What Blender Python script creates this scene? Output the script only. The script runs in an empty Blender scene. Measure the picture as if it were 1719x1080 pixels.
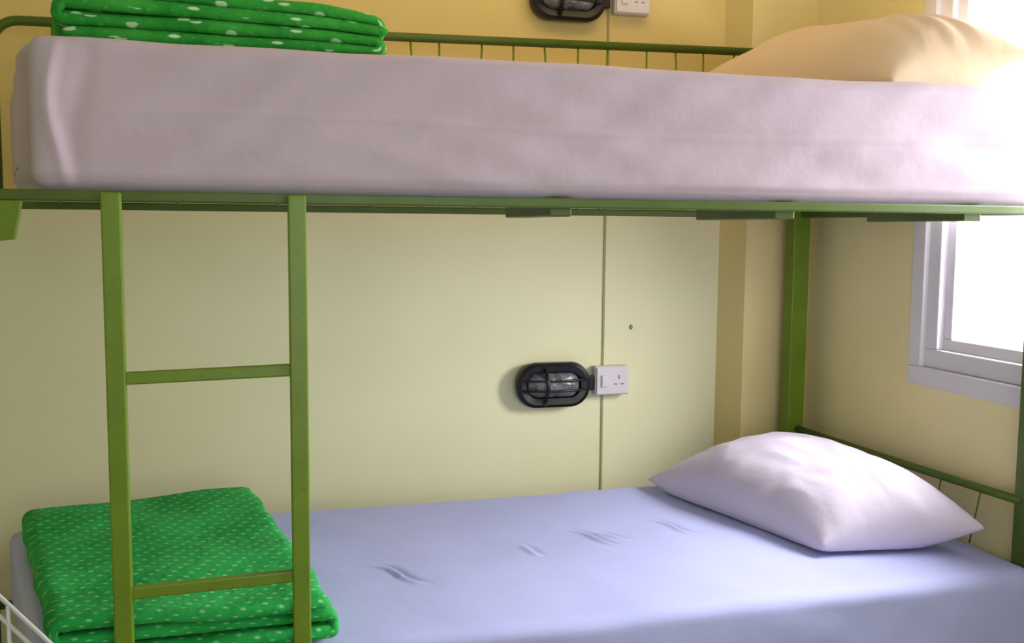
import bpy, bmesh, math, random
from mathutils import Vector, Matrix, noise
random.seed(3)
S=bpy.context.scene
col=S.collection
S.view_settings.view_transform='Standard'
S.view_settings.look='None'
S.view_settings.exposure=0.0

# ---------------------------------------------------------------- materials
def lin(c):
    return tuple(((x/255)/12.92 if x/255<=0.04045 else ((x/255+0.055)/1.055)**2.4) for x in c)+(1,)
def mat(name,rgb,rough=0.6,rgb2=None,nscale=4,bump=0.0,bscale=60,metal=0,spec=0.5,sheen=0):
    m=bpy.data.materials.new(name); m.use_nodes=True
    nt=m.node_tree; N=nt.nodes; K=nt.links; b=N['Principled BSDF']
    b.inputs['Roughness'].default_value=rough; b.inputs['Metallic'].default_value=metal
    b.inputs['Specular IOR Level'].default_value=spec
    if sheen: b.inputs['Sheen Weight'].default_value=sheen
    tc=N.new('ShaderNodeTexCoord')
    n=N.new('ShaderNodeTexNoise'); n.inputs['Scale'].default_value=nscale; n.inputs['Detail'].default_value=4
    K.new(tc.outputs['Object'],n.inputs['Vector'])
    r=N.new('ShaderNodeValToRGB'); r.color_ramp.elements[0].position=.3; r.color_ramp.elements[1].position=.7
    r.color_ramp.elements[0].color=lin(rgb); r.color_ramp.elements[1].color=lin(rgb2 or rgb)
    K.new(n.outputs['Fac'],r.inputs['Fac']); K.new(r.outputs['Color'],b.inputs['Base Color'])
    if bump:
        n2=N.new('ShaderNodeTexNoise'); n2.inputs['Scale'].default_value=bscale; n2.inputs['Detail'].default_value=3
        K.new(tc.outputs['Object'],n2.inputs['Vector'])
        bp=N.new('ShaderNodeBump'); bp.inputs['Strength'].default_value=bump; bp.inputs['Distance'].default_value=.01
        K.new(n2.outputs['Fac'],bp.inputs['Height']); K.new(bp.outputs['Normal'],b.inputs['Normal'])
    return m
M_wall=mat('wall_paint',(232,229,190),.55,(226,224,183),3,.05,40)
M_wallup=mat('wall_paint_lamplit',(222,200,128),.55,(216,194,120),3,.05,40)  # warm lamp glow on the upper wall, put into the base colour
M_wall2=mat('wall_paint_window_side',(236,225,172),.55,(230,219,165),3,.05,40)
M_col=mat('pillar_paint',(236,220,160),.55,(231,214,154),3)
M_colside=mat('pillar_side_shade',(220,204,142),.6,(214,198,136),3)  # pillar paint darkened: shade on the side face painted into the colour
M_ceil=mat('ceiling_paint',(235,230,210),.7,(230,225,205),3)
M_floor=mat('floor_vinyl',(140,130,115),.5,(125,116,102),6)
M_sheet=mat('cotton_sheet',(192,177,194),.85,(186,171,189),3,.12,25,sheen=.1)
M_sheetlow=mat('cotton_sheet_blue',(176,182,232),.85,(170,177,228),3,.12,25,sheen=.1)
M_pil=mat('pillowcase_cotton',(208,199,220),.85,(202,193,216),4,.2,18,sheen=.1)
M_pilw=mat('pillowcase_cream',(206,184,156),.85,(198,176,148),4,.2,18,sheen=.1)
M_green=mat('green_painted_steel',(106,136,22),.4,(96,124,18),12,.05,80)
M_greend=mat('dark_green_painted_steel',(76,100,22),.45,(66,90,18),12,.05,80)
M_white=mat('white_window_vinyl',(222,219,226),.4,(216,213,220),5)
M_plate=mat('white_plastic',(214,208,214),.4,(208,202,208),5)
M_grey=mat('grey_plastic',(140,136,138),.4)
M_black=mat('black_plastic',(14,14,18),.35,(10,10,14),20)
M_trim=mat('olive_joint_strip',(164,160,112),.6,(154,150,102),9)
M_wmetal=mat('grey_coated_metal',(196,200,204),.35,(188,192,196),9)
M_lens=mat('frosted_ribbed_glass',(130,130,134),.15,(70,70,76),45,.4,90,spec=.9)
def blanket_mat(name,ca,cb,s1,t1,w1,s2,t2,w2,sy):
    m=bpy.data.materials.new(name); m.use_nodes=True
    nt=m.node_tree; N=nt.nodes; K=nt.links; b=N['Principled BSDF']
    b.inputs['Roughness'].default_value=.9; b.inputs['Specular IOR Level'].default_value=.2
    tc=N.new('ShaderNodeTexCoord'); uv=N.new('ShaderNodeUVMap'); uv.uv_map='UVMap'
    mp=N.new('ShaderNodeMapping'); mp.inputs['Rotation'].default_value=(0,0,.5); mp.inputs['Scale'].default_value=(1,sy,1)
    K.new(uv.outputs['UV'],mp.inputs['Vector'])
    n=N.new('ShaderNodeTexNoise'); n.inputs['Scale'].default_value=8; K.new(tc.outputs['Object'],n.inputs['Vector'])
    r=N.new('ShaderNodeValToRGB'); r.color_ramp.elements[0].color=lin(ca); r.color_ramp.elements[1].color=lin(cb)
    r.color_ramp.elements[0].position=.35; r.color_ramp.elements[1].position=.65
    K.new(n.outputs['Fac'],r.inputs['Fac'])
    def dots(scale,th,rnd,soft):
        v=N.new('ShaderNodeTexVoronoi'); v.voronoi_dimensions='2D'
        v.inputs['Scale'].default_value=scale; v.inputs['Randomness'].default_value=rnd
        K.new(mp.outputs['Vector'],v.inputs['Vector'])
        q=N.new('ShaderNodeMapRange'); q.inputs['From Min'].default_value=th; q.inputs['From Max'].default_value=th+soft
        q.inputs['To Min'].default_value=1; q.inputs['To Max'].default_value=0
        K.new(v.outputs['Distance'],q.inputs['Value']); return q.outputs['Result']
    d1=dots(s1,t1,.10,.10); d2=dots(s2,t2,.15,.05)
    mul=N.new('ShaderNodeMath'); mul.operation='MULTIPLY'; K.new(d1,mul.inputs[0]); mul.inputs[1].default_value=w1
    mx=N.new('ShaderNodeMath'); mx.operation='MAXIMUM'; K.new(mul.outputs[0],mx.inputs[0]); 
    m2=N.new('ShaderNodeMath'); m2.operation='MULTIPLY'; K.new(d2,m2.inputs[0]); m2.inputs[1].default_value=w2
    K.new(m2.outputs[0],mx.inputs[1])
    mix=N.new('ShaderNodeMix'); mix.data_type='RGBA'
    K.new(mx.outputs[0],mix.inputs['Factor']); K.new(r.outputs['Color'],mix.inputs['A']); mix.inputs['B'].default_value=lin((190,232,190))
    K.new(mix.outputs['Result'],b.inputs['Base Color'])
    n2=N.new('ShaderNodeTexNoise'); n2.inputs['Scale'].default_value=45; K.new(tc.outputs['Object'],n2.inputs['Vector'])
    bp=N.new('ShaderNodeBump'); bp.inputs['Strength'].default_value=.4; bp.inputs['Distance'].default_value=.01
    K.new(n2.outputs['Fac'],bp.inputs['Height']); K.new(bp.outputs['Normal'],b.inputs['Normal'])
    return m
M_blanket=blanket_mat('green_printed_fleece',(30,150,66),(48,172,84),30,.10,.45,10,.0,.0,1.5)
M_blanket2=blanket_mat('green_printed_fleece_bold',(38,142,50),(64,168,64),30,.05,.12,12,.10,.95,1.4)

# ---------------------------------------------------------------- helpers
def mesh_obj(name,bm,m,smooth=False,parent=None,origin=None):
    bmesh.ops.recalc_face_normals(bm,faces=bm.faces[:])
    if origin is not None:
        bmesh.ops.translate(bm,verts=bm.verts[:],vec=-Vector(origin))
    me=bpy.data.meshes.new(name); bm.to_mesh(me); bm.free()
    me.materials.append(m)
    if smooth:
        for p in me.polygons: p.use_smooth=True
    o=bpy.data.objects.new(name,me); col.objects.link(o)
    if origin is not None: o.location=Vector(origin)
    if parent:
        o.parent=parent
        o.location=o.location-world(parent)
    return o
def world(o):
    v=Vector(o.location); p=o.parent
    while p: v+=Vector(p.location); p=p.parent
    return v
def empty(name,loc,parent=None):
    e=bpy.data.objects.new(name,None); col.objects.link(e); e.empty_display_size=.05
    e.location=Vector(loc)-(world(parent) if parent else Vector((0,0,0)))
    if parent: e.parent=parent
    return e
def tag(o,label,cat,group=None):
    o['label']=label; o['category']=cat
    if group: o['group']=group
def add_box(bm,lo,hi,bev=0,seg=2):
    lo=Vector(lo);hi=Vector(hi)
    r=bmesh.ops.create_cube(bm,size=1,matrix=Matrix.Translation((lo+hi)/2)@Matrix.Diagonal((*(hi-lo),1)))
    if bev:
        es=set(e for v in r['verts'] for e in v.link_edges)
        bmesh.ops.bevel(bm,geom=list(es),offset=bev,segments=seg,affect='EDGES',profile=.5)
def box(name,lo,hi,m,bev=.002,parent=None):
    bm=bmesh.new(); add_box(bm,lo,hi,bev)
    return mesh_obj(name,bm,m,parent=parent,origin=((lo[0]+hi[0])/2,(lo[1]+hi[1])/2,lo[2]))
def add_bar(bm,a,b,w,h,bev=.003):
    a=Vector(a);b=Vector(b); d=b-a; L=d.length; z=d.normalized()
    up=Vector((0,0,1)) if abs(z.z)<.9 else Vector((0,1,0))
    x=up.cross(z).normalized(); y=z.cross(x)
    Mx=Matrix((x,y,z)).transposed().to_4x4(); Mx.translation=(a+b)/2
    r=bmesh.ops.create_cube(bm,size=1,matrix=Mx@Matrix.Diagonal((w,h,L,1)))
    if bev:
        es=set(e for v in r['verts'] for e in v.link_edges)
        bmesh.ops.bevel(bm,geom=list(es),offset=bev,segments=2,affect='EDGES',profile=.5)
def bar(name,a,b,w,h,m,parent=None,bev=.003):
    bm=bmesh.new(); add_bar(bm,a,b,w,h,bev)
    return mesh_obj(name,bm,m,parent=parent,origin=tuple((Vector(a)+Vector(b))/2))
def add_tube(bm,pts,r,n=10,closed=False):
    pts=[Vector(p) for p in pts]; rings=[]; N=len(pts); px=None
    for i,p in enumerate(pts):
        if closed: t=(pts[(i+1)%N]-pts[i-1]).normalized()
        else: t=(pts[min(i+1,N-1)]-pts[max(i-1,0)]).normalized()
        if px is None:
            ref=Vector((0,0,1)) if abs(t.z)<.9 else Vector((0,1,0))
            x=ref.cross(t).normalized()
        else: x=(px-t*px.dot(t)).normalized()
        px=x; y=t.cross(x)
        rings.append([bm.verts.new(p+(x*math.cos(2*math.pi*k/n)+y*math.sin(2*math.pi*k/n))*r) for k in range(n)])
    for i in range(N if closed else N-1):
        A=rings[i];B=rings[(i+1)%N]
        for k in range(n): bm.faces.new((A[k],A[(k+1)%n],B[(k+1)%n],B[k]))
    if not closed:
        bm.faces.new(rings[0][::-1]); bm.faces.new(rings[-1])
def tube(name,pts,r,m,parent=None,n=10,closed=False):
    bm=bmesh.new(); add_tube(bm,pts,r,n,closed)
    return mesh_obj(name,bm,m,smooth=True,parent=parent,origin=tuple(pts[0]))
def rounded_slab(name,size,r,div,m,fn,origin):
    bm=bmesh.new(); sx,sy,sz=size; nx,ny,nz=div; cache={}
    def pt(i,j,k):
        key=(i,j,k)
        if key not in cache:
            p=Vector((sx*i/nx,sy*j/ny,sz*k/nz))
            c=Vector((min(max(p.x,r),sx-r),min(max(p.y,r),sy-r),min(max(p.z,r),sz-r)))
            d=p-c
            q=c+d.normalized()*r if d.length>1e-9 else p
            cache[key]=bm.verts.new(fn(q))
        return cache[key]
    for i in range(nx):
        for j in range(ny):
            bm.faces.new((pt(i,j,nz),pt(i+1,j,nz),pt(i+1,j+1,nz),pt(i,j+1,nz)))
            bm.faces.new((pt(i,j,0),pt(i,j+1,0),pt(i+1,j+1,0),pt(i+1,j,0)))
        for k in range(nz):
            bm.faces.new((pt(i,0,k),pt(i+1,0,k),pt(i+1,0,k+1),pt(i,0,k+1)))
            bm.faces.new((pt(i,ny,k),pt(i,ny,k+1),pt(i+1,ny,k+1),pt(i+1,ny,k)))
    for j in range(ny):
        for k in range(nz):
            bm.faces.new((pt(0,j,k),pt(0,j,k+1),pt(0,j+1,k+1),pt(0,j+1,k)))
            bm.faces.new((pt(nx,j,k),pt(nx,j+1,k),pt(nx,j+1,k+1),pt(nx,j,k+1)))
    return mesh_obj(name,bm,m,smooth=True,origin=origin)
def struct(o): o['kind']='structure'; return o

YW=1.084; XW=2.085
# ---------------------------------------------------------------- room shell
struct(box('floor',(-1.7,-2.7,-.06),(2.2,1.2,0),M_floor,0))
struct(box('ceiling',(-1.7,-2.7,2.45),(2.2,1.2,2.5),M_ceil,0))
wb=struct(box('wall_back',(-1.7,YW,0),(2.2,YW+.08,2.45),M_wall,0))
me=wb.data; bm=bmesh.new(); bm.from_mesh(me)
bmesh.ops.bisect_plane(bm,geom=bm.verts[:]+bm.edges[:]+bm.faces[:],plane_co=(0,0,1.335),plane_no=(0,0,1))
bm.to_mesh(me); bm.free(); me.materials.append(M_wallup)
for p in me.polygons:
    if p.center.z>1.335: p.material_index=1  # wall above the bunk beam gets the colour with warm light painted in
struct(box('wall_left',(-1.7,-2.7,0),(-1.62,YW,2.45),M_wall,0))
struct(box('wall_front',(-1.62,-2.7,0),(2.2,-2.62,2.45),M_wall,0))
WY0,WY1,WZ0,WZ1=-.65,.475,.875,2.12
bm=bmesh.new()
add_box(bm,(XW,-2.62,0),(XW+.08,YW,WZ0)); add_box(bm,(XW,-2.62,WZ1),(XW+.08,YW,2.45))
add_box(bm,(XW,-2.62,WZ0),(XW+.08,WY0,WZ1)); add_box(bm,(XW,WY1,WZ0),(XW+.08,YW,WZ1))
struct(mesh_obj('wall_right',bm,M_wall2,origin=(XW,0,0)))
bm=bmesh.new()
def prism(bm,poly,z0,z1):
    a=[bm.verts.new((x,y,z0)) for x,y in poly]; b=[bm.verts.new((x,y,z1)) for x,y in poly]
    n=len(poly)
    for i in range(n): bm.faces.new((a[i],a[(i+1)%n],b[(i+1)%n],b[i]))
    bm.faces.new(a[::-1]); bm.faces.new(b)
prism(bm,[(1.812,YW),(1.858,YW-.09),(XW,YW-.09),(XW,YW)],0,2.45)
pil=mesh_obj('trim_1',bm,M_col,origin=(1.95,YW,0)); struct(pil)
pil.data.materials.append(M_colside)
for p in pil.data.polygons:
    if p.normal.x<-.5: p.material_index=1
struct(box('trim_2',(1.4185,YW-.004,0),(1.4255,YW,2.45),M_trim,.001))
bm=bmesh.new()
def ring(bm,x0,x1,y0,y1,z0,z1,w,bev=.004):
    add_box(bm,(x0,y0,z0),(x1,y1,z0+w),bev); add_box(bm,(x0,y0,z1-w),(x1,y1,z1),bev)
    add_box(bm,(x0,y0,z0+w),(x1,y0+w,z1-w),bev); add_box(bm,(x0,y1-w,z0+w),(x1,y1,z1-w),bev)
ring(bm,XW-.004,XW+.03,WY0-.02,WY1+.02,WZ0-.02,WZ1+.02,.05)
ring(bm,XW+.01,XW+.06,WY0+.025,WY1-.025,WZ0+.03,WZ1-.03,.05)
ring(bm,XW+.03,XW+.075,WY0+.07,WY1-.07,WZ0+.075,WZ1-.075,.035)
add_box(bm,(XW+.03,-.16,WZ0+.08),(XW+.07,-.11,WZ1-.08),.003)
w=mesh_obj('window_1',bm,M_white,origin=(XW,0,WZ0)); struct(w)
gm=bpy.data.materials.new('window_glass'); gm.use_nodes=True
N=gm.node_tree.nodes;K=gm.node_tree.links;N.remove(N['Principled BSDF'])
t=N.new('ShaderNodeBsdfTransparent');g=N.new('ShaderNodeBsdfGlossy');g.inputs['Roughness'].default_value=.02
mx=N.new('ShaderNodeMixShader');mx.inputs[0].default_value=.05
K.new(t.outputs[0],mx.inputs[1]);K.new(g.outputs[0],mx.inputs[2]);K.new(mx.outputs[0],N['Material Output'].inputs[0])
box('glass_pane',(XW+.048,WY0+.1,WZ0+.1),(XW+.052,WY1-.1,WZ1-.1),gm,0,parent=w)

# ---------------------------------------------------------------- bunk bed frame
XL0,XL1=-.115,-.30
XG=-.235
YB=.934; ZB=1.322
bed=empty('bunk_bed',(1.0,.47,0)); tag(bed,'green painted steel bunk bed with fixed ladder against cream wall','bed')
P=lambda n,a,b,w,h,m: bar(n,a,b,w,h,m,parent=bed)
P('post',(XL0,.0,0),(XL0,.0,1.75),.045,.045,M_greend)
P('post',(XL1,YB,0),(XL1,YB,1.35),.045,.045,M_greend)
PFX,PFY=2.069,.045
P('post',(PFX,PFY,0),(PFX,PFY,1.318),.026,.045,M_greend)
P('post',(2.001,YB-.003,0),(2.001,YB-.003,1.77),.056,.05,M_green)
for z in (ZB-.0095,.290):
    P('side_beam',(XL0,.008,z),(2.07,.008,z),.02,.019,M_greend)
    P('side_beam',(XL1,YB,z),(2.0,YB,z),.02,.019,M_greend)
    P('end_beam',(XL0,.0,z),(XL1,YB,z),.024,.019,M_greend)
    P('end_beam',(2.05,.0,z),(2.005,YB,z),.024,.019,M_greend)
for x,y1 in ((.925,.34),(1.405,.38),(1.86,.36)):
    P('support_bracket',(x,.02,ZB-.0175),(x,y1,ZB-.0175),.045,.034,M_greend)
for x in (.4,.9,1.4,1.86):
    P('crossbar',(x,.03,.285),(x,.92,.285),.045,.030,M_greend)
bm=bmesh.new()
poly=[(-.115,1.303),(-.006,1.303),(-.018,1.240),(-.115,1.228)]
va=[bm.verts.new((x,-.004,z)) for x,z in poly]; vb=[bm.verts.new((x,.018,z)) for x,z in poly]
for i in range(4): bm.faces.new((va[i],va[(i+1)%4],vb[(i+1)%4],vb[i]))
bm.faces.new(va);bm.faces.new(vb[::-1])
mesh_obj('corner_bracket',bm,M_green,parent=bed,origin=(-.03,0,1.25))
def arc(c,r,a0,a1,ax,n=8):
    out=[]
    for i in range(n+1):
        t=a0+(a1-a0)*i/n
        out.append(Vector(c)+Vector(ax[0])*r*math.cos(t)+Vector(ax[1])*r*math.sin(t))
    return out
YG=YB-.012
pts=[Vector((XG,YG,1.318)),Vector((XG,YG,1.70))]+arc((XG+.06,YG,1.70),.06,math.pi,math.pi/2,((1,0,0),(0,0,1)))+[Vector((2.0,YG,1.797))]
tube('guard_rail',pts,.012,M_greend,parent=bed)
xs=[-.1,.0,.1,.2,.3,.4,.5,.6,.68,.79,.87,.99,1.08,1.17,1.27,1.36,1.48,1.57,1.66,1.76,1.86,1.95]
for k,x in enumerate(xs):
    top=1.757+(x+.2)*.018
    dx=(.035 if k%4==1 else (-.018 if k%4==3 else .003))
    tube('guard_wire',[(x,YG,top),(x+dx,YG,1.318)],.003,M_green,parent=bed,n=6)
tube('head_rail',[(2.060,.05,.648),(2.032,.4,.648),(2.006,YB,.648)],.010,M_greend,parent=bed)
for i in range(6):
    y=.16+i*.13
    tube('head_wire',[(2.054-.05*y,y,.648),(2.054-.05*y,y+.03,.506)],.0018,M_greend,parent=bed,n=6)
lad=empty('ladder',(.28,-.03,0),parent=bed)
for x in (.134,.432):
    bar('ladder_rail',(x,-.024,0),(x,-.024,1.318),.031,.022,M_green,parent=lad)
for z in (1.013,.643,.273):
    bar('rung',(.148,-.024,z-.004),(.418,-.024,z+.002),.016,.021,M_green,parent=lad)

# ---------------------------------------------------------------- mattresses
def mattress(name,zlo,T,xf,xb,xr,m,creases,seed,fold=False,ybulge=.003):
    LX=2.0
    def fn(q):
        y=q.y; v=y/.895
        x0=xf+(xb-xf)*v
        u=q.x/LX
        p=Vector((x0+(xr-x0)*u,y+.006,zlo+q.z))
        top=min(1,max(0,(q.z-T*.6)/(T*.3)))
        side=1-min(1,q.y/.04)
        n=noise.noise(Vector((p.x*2.2+seed,p.y*3,p.z*2)))*.006+noise.noise(Vector((p.x*7+seed,p.y*9,p.z*4)))*.0025
        p.z+=n*top
        f=noise.noise(Vector((p.x*3+p.z*5+seed,p.z*9,seed)))*.006+noise.noise(Vector((p.x*9-p.z*12,p.z*5,seed+4)))*.0022
        f+=.0014*math.sin((p.x*.35+p.z)*75+3*noise.noise(Vector((p.x*2,seed,p.z*3))))*max(0,noise.noise(Vector((p.x*1.7,seed+9,p.z*4)))+.15)
        f+=.0018*math.exp(-((q.z/T-.50-.03*math.sin(p.x*4))/.018)**2)*(1 if fold else 0)
        p.y-=side*(f+ybulge)*(1 if q.z>.02 else .4)
        if fold:
            zz=q.z/T
            for (c,wd,am) in ((.045,.011,.008),(.080,.016,-.003)):
                cc=c+.012*math.sin(zz*5+c*40)
                p.y-=side*am*math.exp(-((q.x-cc)/wd)**2)*(.25+.75*math.sin(math.pi*min(1,max(0,zz))))
            end=1-min(1,q.x/.04)
            p.x+=end*.008*math.sin(q.y*26+q.z*6)
            p.z+=end*(.02*v if q.z<.05 else 0)
        for (cx,cy,dx,dy,ln,h) in creases:
            rx=p.x-cx; ry=p.y-cy
            s=rx*dx+ry*dy; t=-rx*dy+ry*dx
            t+=.006*math.sin(s*40)
            if abs(s)<ln:
                w=math.cos(s/ln*math.pi/2)
                p.z+=top*h*w*(math.exp(-(t/.007)**2)-.8*math.exp(-((t-.014)/.008)**2))
        return p
    return rounded_slab(name,(LX,.895,T),.030,(360,130,40 if fold else 22),m,fn,(1,.45,zlo))
m1=mattress('mattress',ZB+.001,.251,.004,-.19,2.078,M_sheet,[],1.7,True,.004)
tag(m1,'mattress with lilac-white fitted sheet on the upper bunk','mattress')
cr=[]
def cre(x,y,a,ln,h): cr.append((x,y,math.cos(a),math.sin(a),ln,h))
cre(.66,.33,-1.05,.10,.007); cre(.99,.42,-1.2,.05,.005); cre(1.17,.47,-1.1,.10,.007); cre(1.40,.50,-1.2,.09,.007); cre(1.22,.47,-.8,.06,.005)
m2=mattress('mattress',.304,.196,-.01,-.24,2.078,M_sheetlow,cr,7.3,False,.012)
tag(m2,'mattress with smooth pale blue fitted sheet on the lower bunk','mattress')
bm=bmesh.new(); add_box(bm,(PFX-.018,PFY-.026,.2),(PFX+.2,PFY+.026,.7))
cut=mesh_obj('cut',bm,M_white)
md=m2.modifiers.new('b','BOOLEAN'); md.operation='DIFFERENCE'; md.object=cut; md.solver='EXACT'
dg=bpy.context.evaluated_depsgraph_get(); nm=bpy.data.meshes.new_from_object(m2.evaluated_get(dg))
m2.modifiers.clear()
if len(nm.polygons)>1000: m2.data=nm
bpy.data.objects.remove(cut)

# ---------------------------------------------------------------- pillows
def pillow(name,A,B,C,D,h,low,floorz,m,seed,lean=0,wr=1.0,ex=.52):
    A,B,C,D=map(Vector,(A,B,C,D)); n=100; bm=bmesh.new(); top={};bot={}
    for i in range(n+1):
        for j in range(n+1):
            u=-1+2*i/n; v=-1+2*j/n
            uu=u*(1-.055*(1-v*v)*abs(u)**3); vv=v*(1-.07*(1-u*u)*abs(v)**3)
            s=(uu+1)/2;t=(vv+1)/2
            p=(B*(1-s)+C*s)*(1-t)+(A*(1-s)+D*s)*t
            prof=max(0,(1-abs(u)**2.6)*(1-abs(v)**3.0))**ex
            w=noise.noise(Vector((u*1.6+seed,v*1.6,seed)))*.016
            rd=1-abs(noise.noise(Vector((u*1.8+v*1.2+seed,v*2.0-u,seed+3))))*2
            w+=wr*.007*max(0,rd-.4)/.6
            w+=wr*noise.noise(Vector((u*4+seed,v*3,seed)))*.006
            edge=max(abs(u),abs(v)); rad=math.atan2(v,u)
            w+=wr*.006*math.sin(rad*15+seed+2*noise.noise(Vector((u*3,v*3,1))))*max(0,(edge-.5))/.5*(1 if edge<.98 else 0)
            sk=1+lean*u*.35
            zt=p.z+prof*(h*sk+w)
            zb=max(floorz,p.z-prof*low)
            onb=(i in(0,n) or j in (0,n))
            a=bm.verts.new((p.x,p.y,max(zt,floorz+.002))); top[i,j]=a
            bot[i,j]=a if onb else bm.verts.new((p.x,p.y,zb))
    for i in range(n):
        for j in range(n):
            bm.faces.new((top[i,j],top[i+1,j],top[i+1,j+1],top[i,j+1]))
            bm.faces.new((bot[i,j],bot[i,j+1],bot[i+1,j+1],bot[i+1,j]))
    c=(A+B+C+D)/4; c.z=floorz
    return mesh_obj(name,bm,m,smooth=True,origin=c)
p1=pillow('pillow',(1.475,.84,.535),(1.645,.20,.522),(2.005,.09,.575),(1.965,.84,.60),.128,.10,.508,M_pil,2.1,0,.6)
tag(p1,'plump pale lilac-white pillow on the lower bunk by the window','pillow')
p2=pillow('pillow',(1.45,.80,1.582),(1.715,.12,1.592),(2.05,.06,1.65),(2.06,.80,1.69),.160,.10,1.577,M_pilw,5.4,-.1,.8,.55)
tag(p2,'rumpled cream pillow on the upper bunk lit warm','pillow')

# ---------------------------------------------------------------- folded blankets
def blanket(name,A,B,C,D,z0,th,layers,seed,m,taper=0):
    A,B,C,D=[Vector((p[0],p[1],0)) for p in (A,B,C,D)]
    wS=((C-B).length+(D-A).length)/2; wM=((A-B).length+(D-C).length)/2
    h=th/layers; cl=[]
    nS=30
    for l in range(layers):
        z=h*(l+.5); rng=range(nS+1) if l%2==0 else range(nS,-1,-1)
        for i in rng: cl.append((i/nS,z))
        if l<layers-1:
            sgn=1 if l%2==0 else -1; sx=1 if l%2==0 else 0
            for k in range(1,6):
                t=math.pi*k/6
                cl.append((sx+sgn*math.sin(t)*h*.7,z+h*.5-h*.5*math.cos(t)))
    half=h*.46; bm=bmesh.new(); nM=60; P={};Q={}; UV={}
    n=len(cl); arcl=0
    for i,(s,z) in enumerate(cl):
        a=cl[max(i-1,0)];b=cl[min(i+1,n-1)]
        if i: arcl+=math.hypot((s-cl[i-1][0])*wS,z-cl[i-1][1])
        tx,tz=(b[0]-a[0])*.5,(b[1]-a[1]); l=math.hypot(tx,tz) or 1; nx,nz=-tz/l,tx/l
        endf=1
        if i<2 : endf=(.6,.95)[i]
        if i>n-3: endf=(.6,.95)[n-1-i]
        for j in range(nM+1):
            t=j/nM
            ef=1-.55*max(0,(abs(t-.5)*2-.955)/.045)**2
            for sg,dst in ((1,P),(-1,Q)):
                ss=s+sg*nx*half*endf*ef*1.6; zz=z+sg*nz*half*endf*ef
                lid=int(z/h)
                zz*=1-taper*max(0,ss)**2.2
                tt=t+.024*noise.noise(Vector((s*3,lid*3.3,seed)))+ (lid%2)*.014
                q=(B*(1-ss)+C*ss)*(1-tt)+(A*(1-ss)+D*ss)*tt
                w=noise.noise(Vector((q.x*6,q.y*6,lid*.15+seed)))*.006+noise.noise(Vector((q.x*16,q.y*16,lid*.3+seed)))*.0016
                q.x+=.010*noise.noise(Vector((q.y*9,lid*2.,seed)))
                q.z=max(z0+.0015,z0+zz+w*(zz/th)*1.3)
                dst[i,j]=bm.verts.new(q)
                UV[dst[i,j]]=(arcl,t*wM+(0 if sg>0 else .37))
    uvl=bm.loops.layers.uv.new('UVMap')
    for i in range(n-1):
        for j in range(nM):
            bm.faces.new((P[i,j],P[i+1,j],P[i+1,j+1],P[i,j+1]))
            bm.faces.new((Q[i,j],Q[i,j+1],Q[i+1,j+1],Q[i+1,j]))
    for f in bm.faces:
        for lp in f.loops: lp[uvl].uv=UV[lp.vert]
    def edgeface(vs,du,dv):
        f=bm.faces.new(vs)
        for lp in f.loops:
            u,v=UV[lp.vert]; isq=lp.vert in qset
            v0=v-(.37 if isq else 0)
            lp[uvl].uv=(u+(du if isq else 0),v0+(dv if isq else 0))
    qset=set(Q.values())
    for i in range(n-1):
        for j,sg in ((0,-1),(nM,1)): edgeface((P[i,j],Q[i,j],Q[i+1,j],P[i+1,j]),0,sg*h)
    for i,sg in ((0,-1),(n-1,1)):
        for j in range(nM): edgeface((P[i,j],P[i,j+1],Q[i,j+1],Q[i,j]),sg*h,0)
    c=(A+B+C+D)/4; c.z=z0
    return mesh_obj(name,bm,m,smooth=True,origin=c)
b1=blanket('folded_blanket',(-.160,.75),(.030,-.0),(.488,.0),(.35,.86),.505,.083,3,1.0,M_blanket)
tag(b1,'folded bright green printed blanket on the lower bunk behind the ladder','blanket')
b2=blanket('folded_blanket',(.0,.50),(.055,.08),(.585,.07),(.60,.45),1.577,.105,4,4.0,M_blanket2,.30)
tag(b2,'folded green blanket with white print on the upper bunk','blanket')

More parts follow.
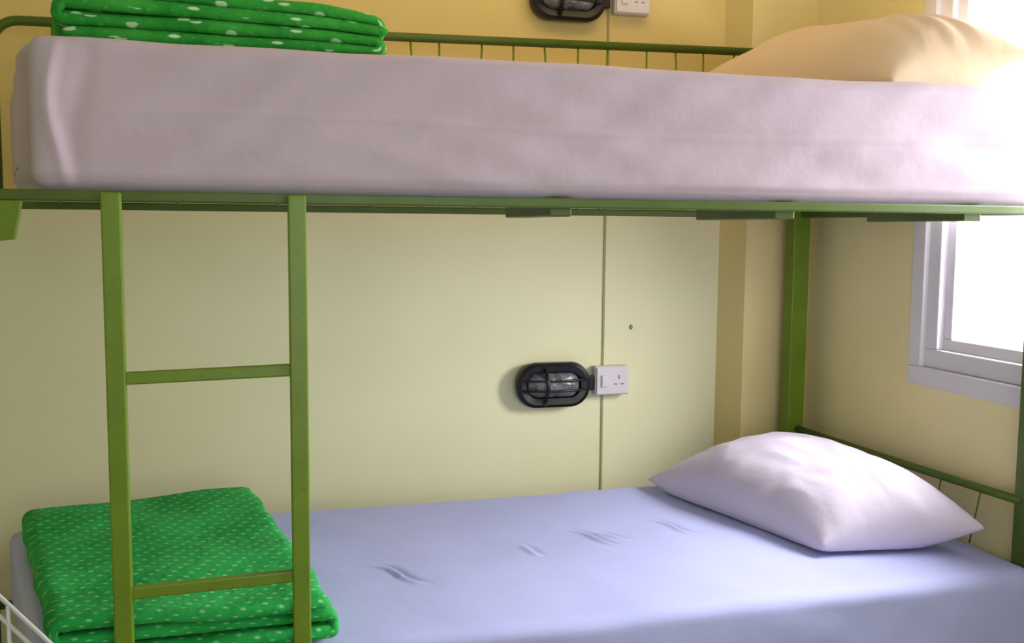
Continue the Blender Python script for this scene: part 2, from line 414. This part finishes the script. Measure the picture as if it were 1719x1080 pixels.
# ---------------------------------------------------------------- bulkhead lamps
def stadium(cx,cz,w,h,y,n=14):
    r=h/2*.92; pts=[]
    for (qx,qz,a0) in ((cx+w/2-r,cz+h/2-r,0),(cx-w/2+r,cz+h/2-r,90),(cx-w/2+r,cz-h/2+r,180),(cx+w/2-r,cz-h/2+r,270)):
        for i in range(n):
            a=math.radians(a0+90*i/(n-1)); pts.append(Vector((qx+r*math.cos(a),y,qz+r*math.sin(a))))
    return pts
def add_loft(bm,rings,cap0=True,cap1=True):
    R=[[bm.verts.new(p) for p in r] for r in rings]; n=len(R[0])
    for a,b in zip(R,R[1:]):
        for k in range(n): bm.faces.new((a[k],a[(k+1)%n],b[(k+1)%n],b[k]))
    if cap0: bm.faces.new(R[0][::-1])
    if cap1: bm.faces.new(R[-1])
def lamp(cx,cz,label):
    e=empty('wall_lamp',(cx,YW,cz)); tag(e,label,'lamp','black bulkhead lamps on the wall')
    W_,H_=.236,.140
    bm=bmesh.new()
    add_loft(bm,[stadium(cx,cz,W_*.94,H_*.92,YW),stadium(cx,cz,W_*.98,H_*.98,YW-.022),stadium(cx,cz,W_,H_,YW-.03),
                 stadium(cx,cz,W_*.98,H_*.97,YW-.042),stadium(cx,cz,W_*.88,H_*.84,YW-.048),stadium(cx,cz,W_*.74,H_*.58,YW-.044),stadium(cx,cz,W_*.72,H_*.56,YW-.03)])
    add_box(bm,(cx+W_*.46,YW-.03,cz-.022),(cx+W_*.575,YW-.001,cz+.022),.004)
    mesh_obj('lamp_housing',bm,M_black,smooth=False,parent=e,origin=(cx,YW,cz))
    bm=bmesh.new(); rr=[]
    for k in range(7):
        t=k/6*math.pi/2
        rr.append(stadium(cx,cz,W_*.71*math.cos(t*.93),H_*.55*math.cos(t*.93),YW-.032-.030*math.sin(t)))
    add_loft(bm,rr)
    mesh_obj('lamp_lens',bm,M_lens,smooth=True,parent=e,origin=(cx,YW,cz))
    bm=bmesh.new()
    pts=[(cx-.12*W_,YW-.044-.030*math.sin(math.pi*i/10),cz-H_*.42+H_*.84*i/10) for i in range(11)]
    add_tube(bm,pts,.006,8)
    for fz in (-.10,.12):
        pts=[(cx-W_*.43+W_*.86*i/12,YW-.044-.030*max(0,math.sin(math.pi*i/12))**.7,cz+fz*H_) for i in range(13)]
        add_tube(bm,pts,.0035,8)
    mesh_obj('lamp_guard',bm,M_black,smooth=True,parent=e,origin=(cx,YW,cz))
lamp(1.250,.790,'black oval caged bulkhead lamp beside lower white socket')
lamp(1.282,1.945,'black oval caged bulkhead lamp above upper bunk')
def socket(x0,x1,z0,z1,label):
    cx=(x0+x1)/2;cz=(z0+z1)/2
    e=empty('wall_socket',(cx,YW,cz)); tag(e,label,'socket','white sockets on the wall')
    box('socket_box',(x0,YW-.034,z0),(x1,YW,z1),M_plate,.004,parent=e)
    box('face_plate',(x0+.003,YW-.041,z0+.003),(x1-.003,YW-.033,z1-.003),M_plate,.003,parent=e)
    box('switch',(x0+.018,YW-.047,cz-.018),(x0+.038,YW-.040,cz+.018),M_plate,.002,parent=e)
    bm=bmesh.new()
    for dx,dz,w,h in ((.02,.012,.005,.012),(.009,-.010,.010,.004),(.031,-.010,.010,.004)):
        add_box(bm,(cx+dx-w/2,YW-.0425,cz+dz-h/2),(cx+dx+w/2,YW-.0405,cz+dz+h/2))
    mesh_obj('socket_slots',bm,M_grey,parent=e,origin=(cx,YW,cz))
socket(1.386,1.498,.752,.842,'white plastic switched socket next to lower black lamp')
socket(1.430,1.542,1.908,1.998,'white plastic switched socket above upper bunk')
bm=bmesh.new(); bmesh.ops.create_uvsphere(bm,u_segments=12,v_segments=8,radius=.006,matrix=Matrix.Translation((1.515,YW-.003,.96))@Matrix.Diagonal((.8,.6,1.3,1)))
s=mesh_obj('wall_screw',bm,M_grey,smooth=True,origin=(1.515,YW,.96)); tag(s,'small grey screw head in the cream wall','screw')

# ---------------------------------------------------------------- rack
rack=empty('drying_rack',(-.15,-.5,0)); tag(rack,'pale grey coated metal folding drying rack beside the ladder','rack')
for y in (-.30,-.85):
    for off in (0,.024):
        ap=Vector((-.15-off*.2,y,.937-off))
        d=Vector((.062,0,-.0745)); k=(ap.z-.006)/.0745
        foot=ap+d*k
        tube('leg',[tuple(ap),tuple(foot)],.0032,M_wmetal,parent=rack)
    ap=Vector((-.15,y,.937)); tube('leg',[tuple(ap),(-.93,y,.006)],.006,M_wmetal,parent=rack)
tube('upright',[(.016,-.30,.735),(.016,-.30,.006)],.0032,M_wmetal,parent=rack)
for (x,z) in ((-.15,.937),(.633,.006),(-.93,.006),(-.45,.58)):
    tube('crossbar',[(x,-.30,z),(x,-.85,z)],.005,M_wmetal,parent=rack)

# ---------------------------------------------------------------- light
W=bpy.data.worlds.new('World'); S.world=W; W.use_nodes=True
bg=W.node_tree.nodes['Background']; bg.inputs['Color'].default_value=(.98,.97,1,1); bg.inputs['Strength'].default_value=2.4
def area(name,loc,target,sx,sy,power,color):
    l=bpy.data.lights.new(name,'AREA'); l.shape='RECTANGLE'; l.size=sx;l.size_y=sy;l.energy=power;l.color=color
    o=bpy.data.objects.new(name,l); col.objects.link(o); o.location=loc
    o.rotation_euler=(Vector(target)-Vector(loc)).to_track_quat('-Z','Y').to_euler()
    return o
area('window_daylight',(2.62,.0,1.42),(1.4,.25,.4),.9,.8,118,(1,.965,.95))
area('room_fill',(1.05,-2.5,1.25),(1.2,.5,.8),1.6,1.4,20.5,(.86,.92,1))  # added fill light behind the camera, not a visible source
area('ceiling_lamp',(1.0,.45,2.42),(1.0,.45,0),1.6,.4,5.2,(1,.66,.28))

# ---------------------------------------------------------------- camera
cx=(.3363,-1.7561,1.2640); yaw,pitch,roll,f=.2716,.0949,.0080,1640.
F=Vector((math.sin(yaw)*math.cos(pitch),math.cos(yaw)*math.cos(pitch),-math.sin(pitch)))
Rv=Vector((math.cos(yaw),-math.sin(yaw),0)); U=Rv.cross(F)
R2=Rv*math.cos(roll)+U*math.sin(roll); U2=-Rv*math.sin(roll)+U*math.cos(roll)
Mx=Matrix((R2,U2,-F)).transposed().to_4x4(); Mx.translation=Vector(cx)
cd=bpy.data.cameras.new('Camera'); cd.sensor_fit='HORIZONTAL'; cd.sensor_width=36; cd.lens=f/1719*36; cd.clip_start=.02
co=bpy.data.objects.new('Camera',cd); col.objects.link(co); co.matrix_world=Mx
S.camera=co
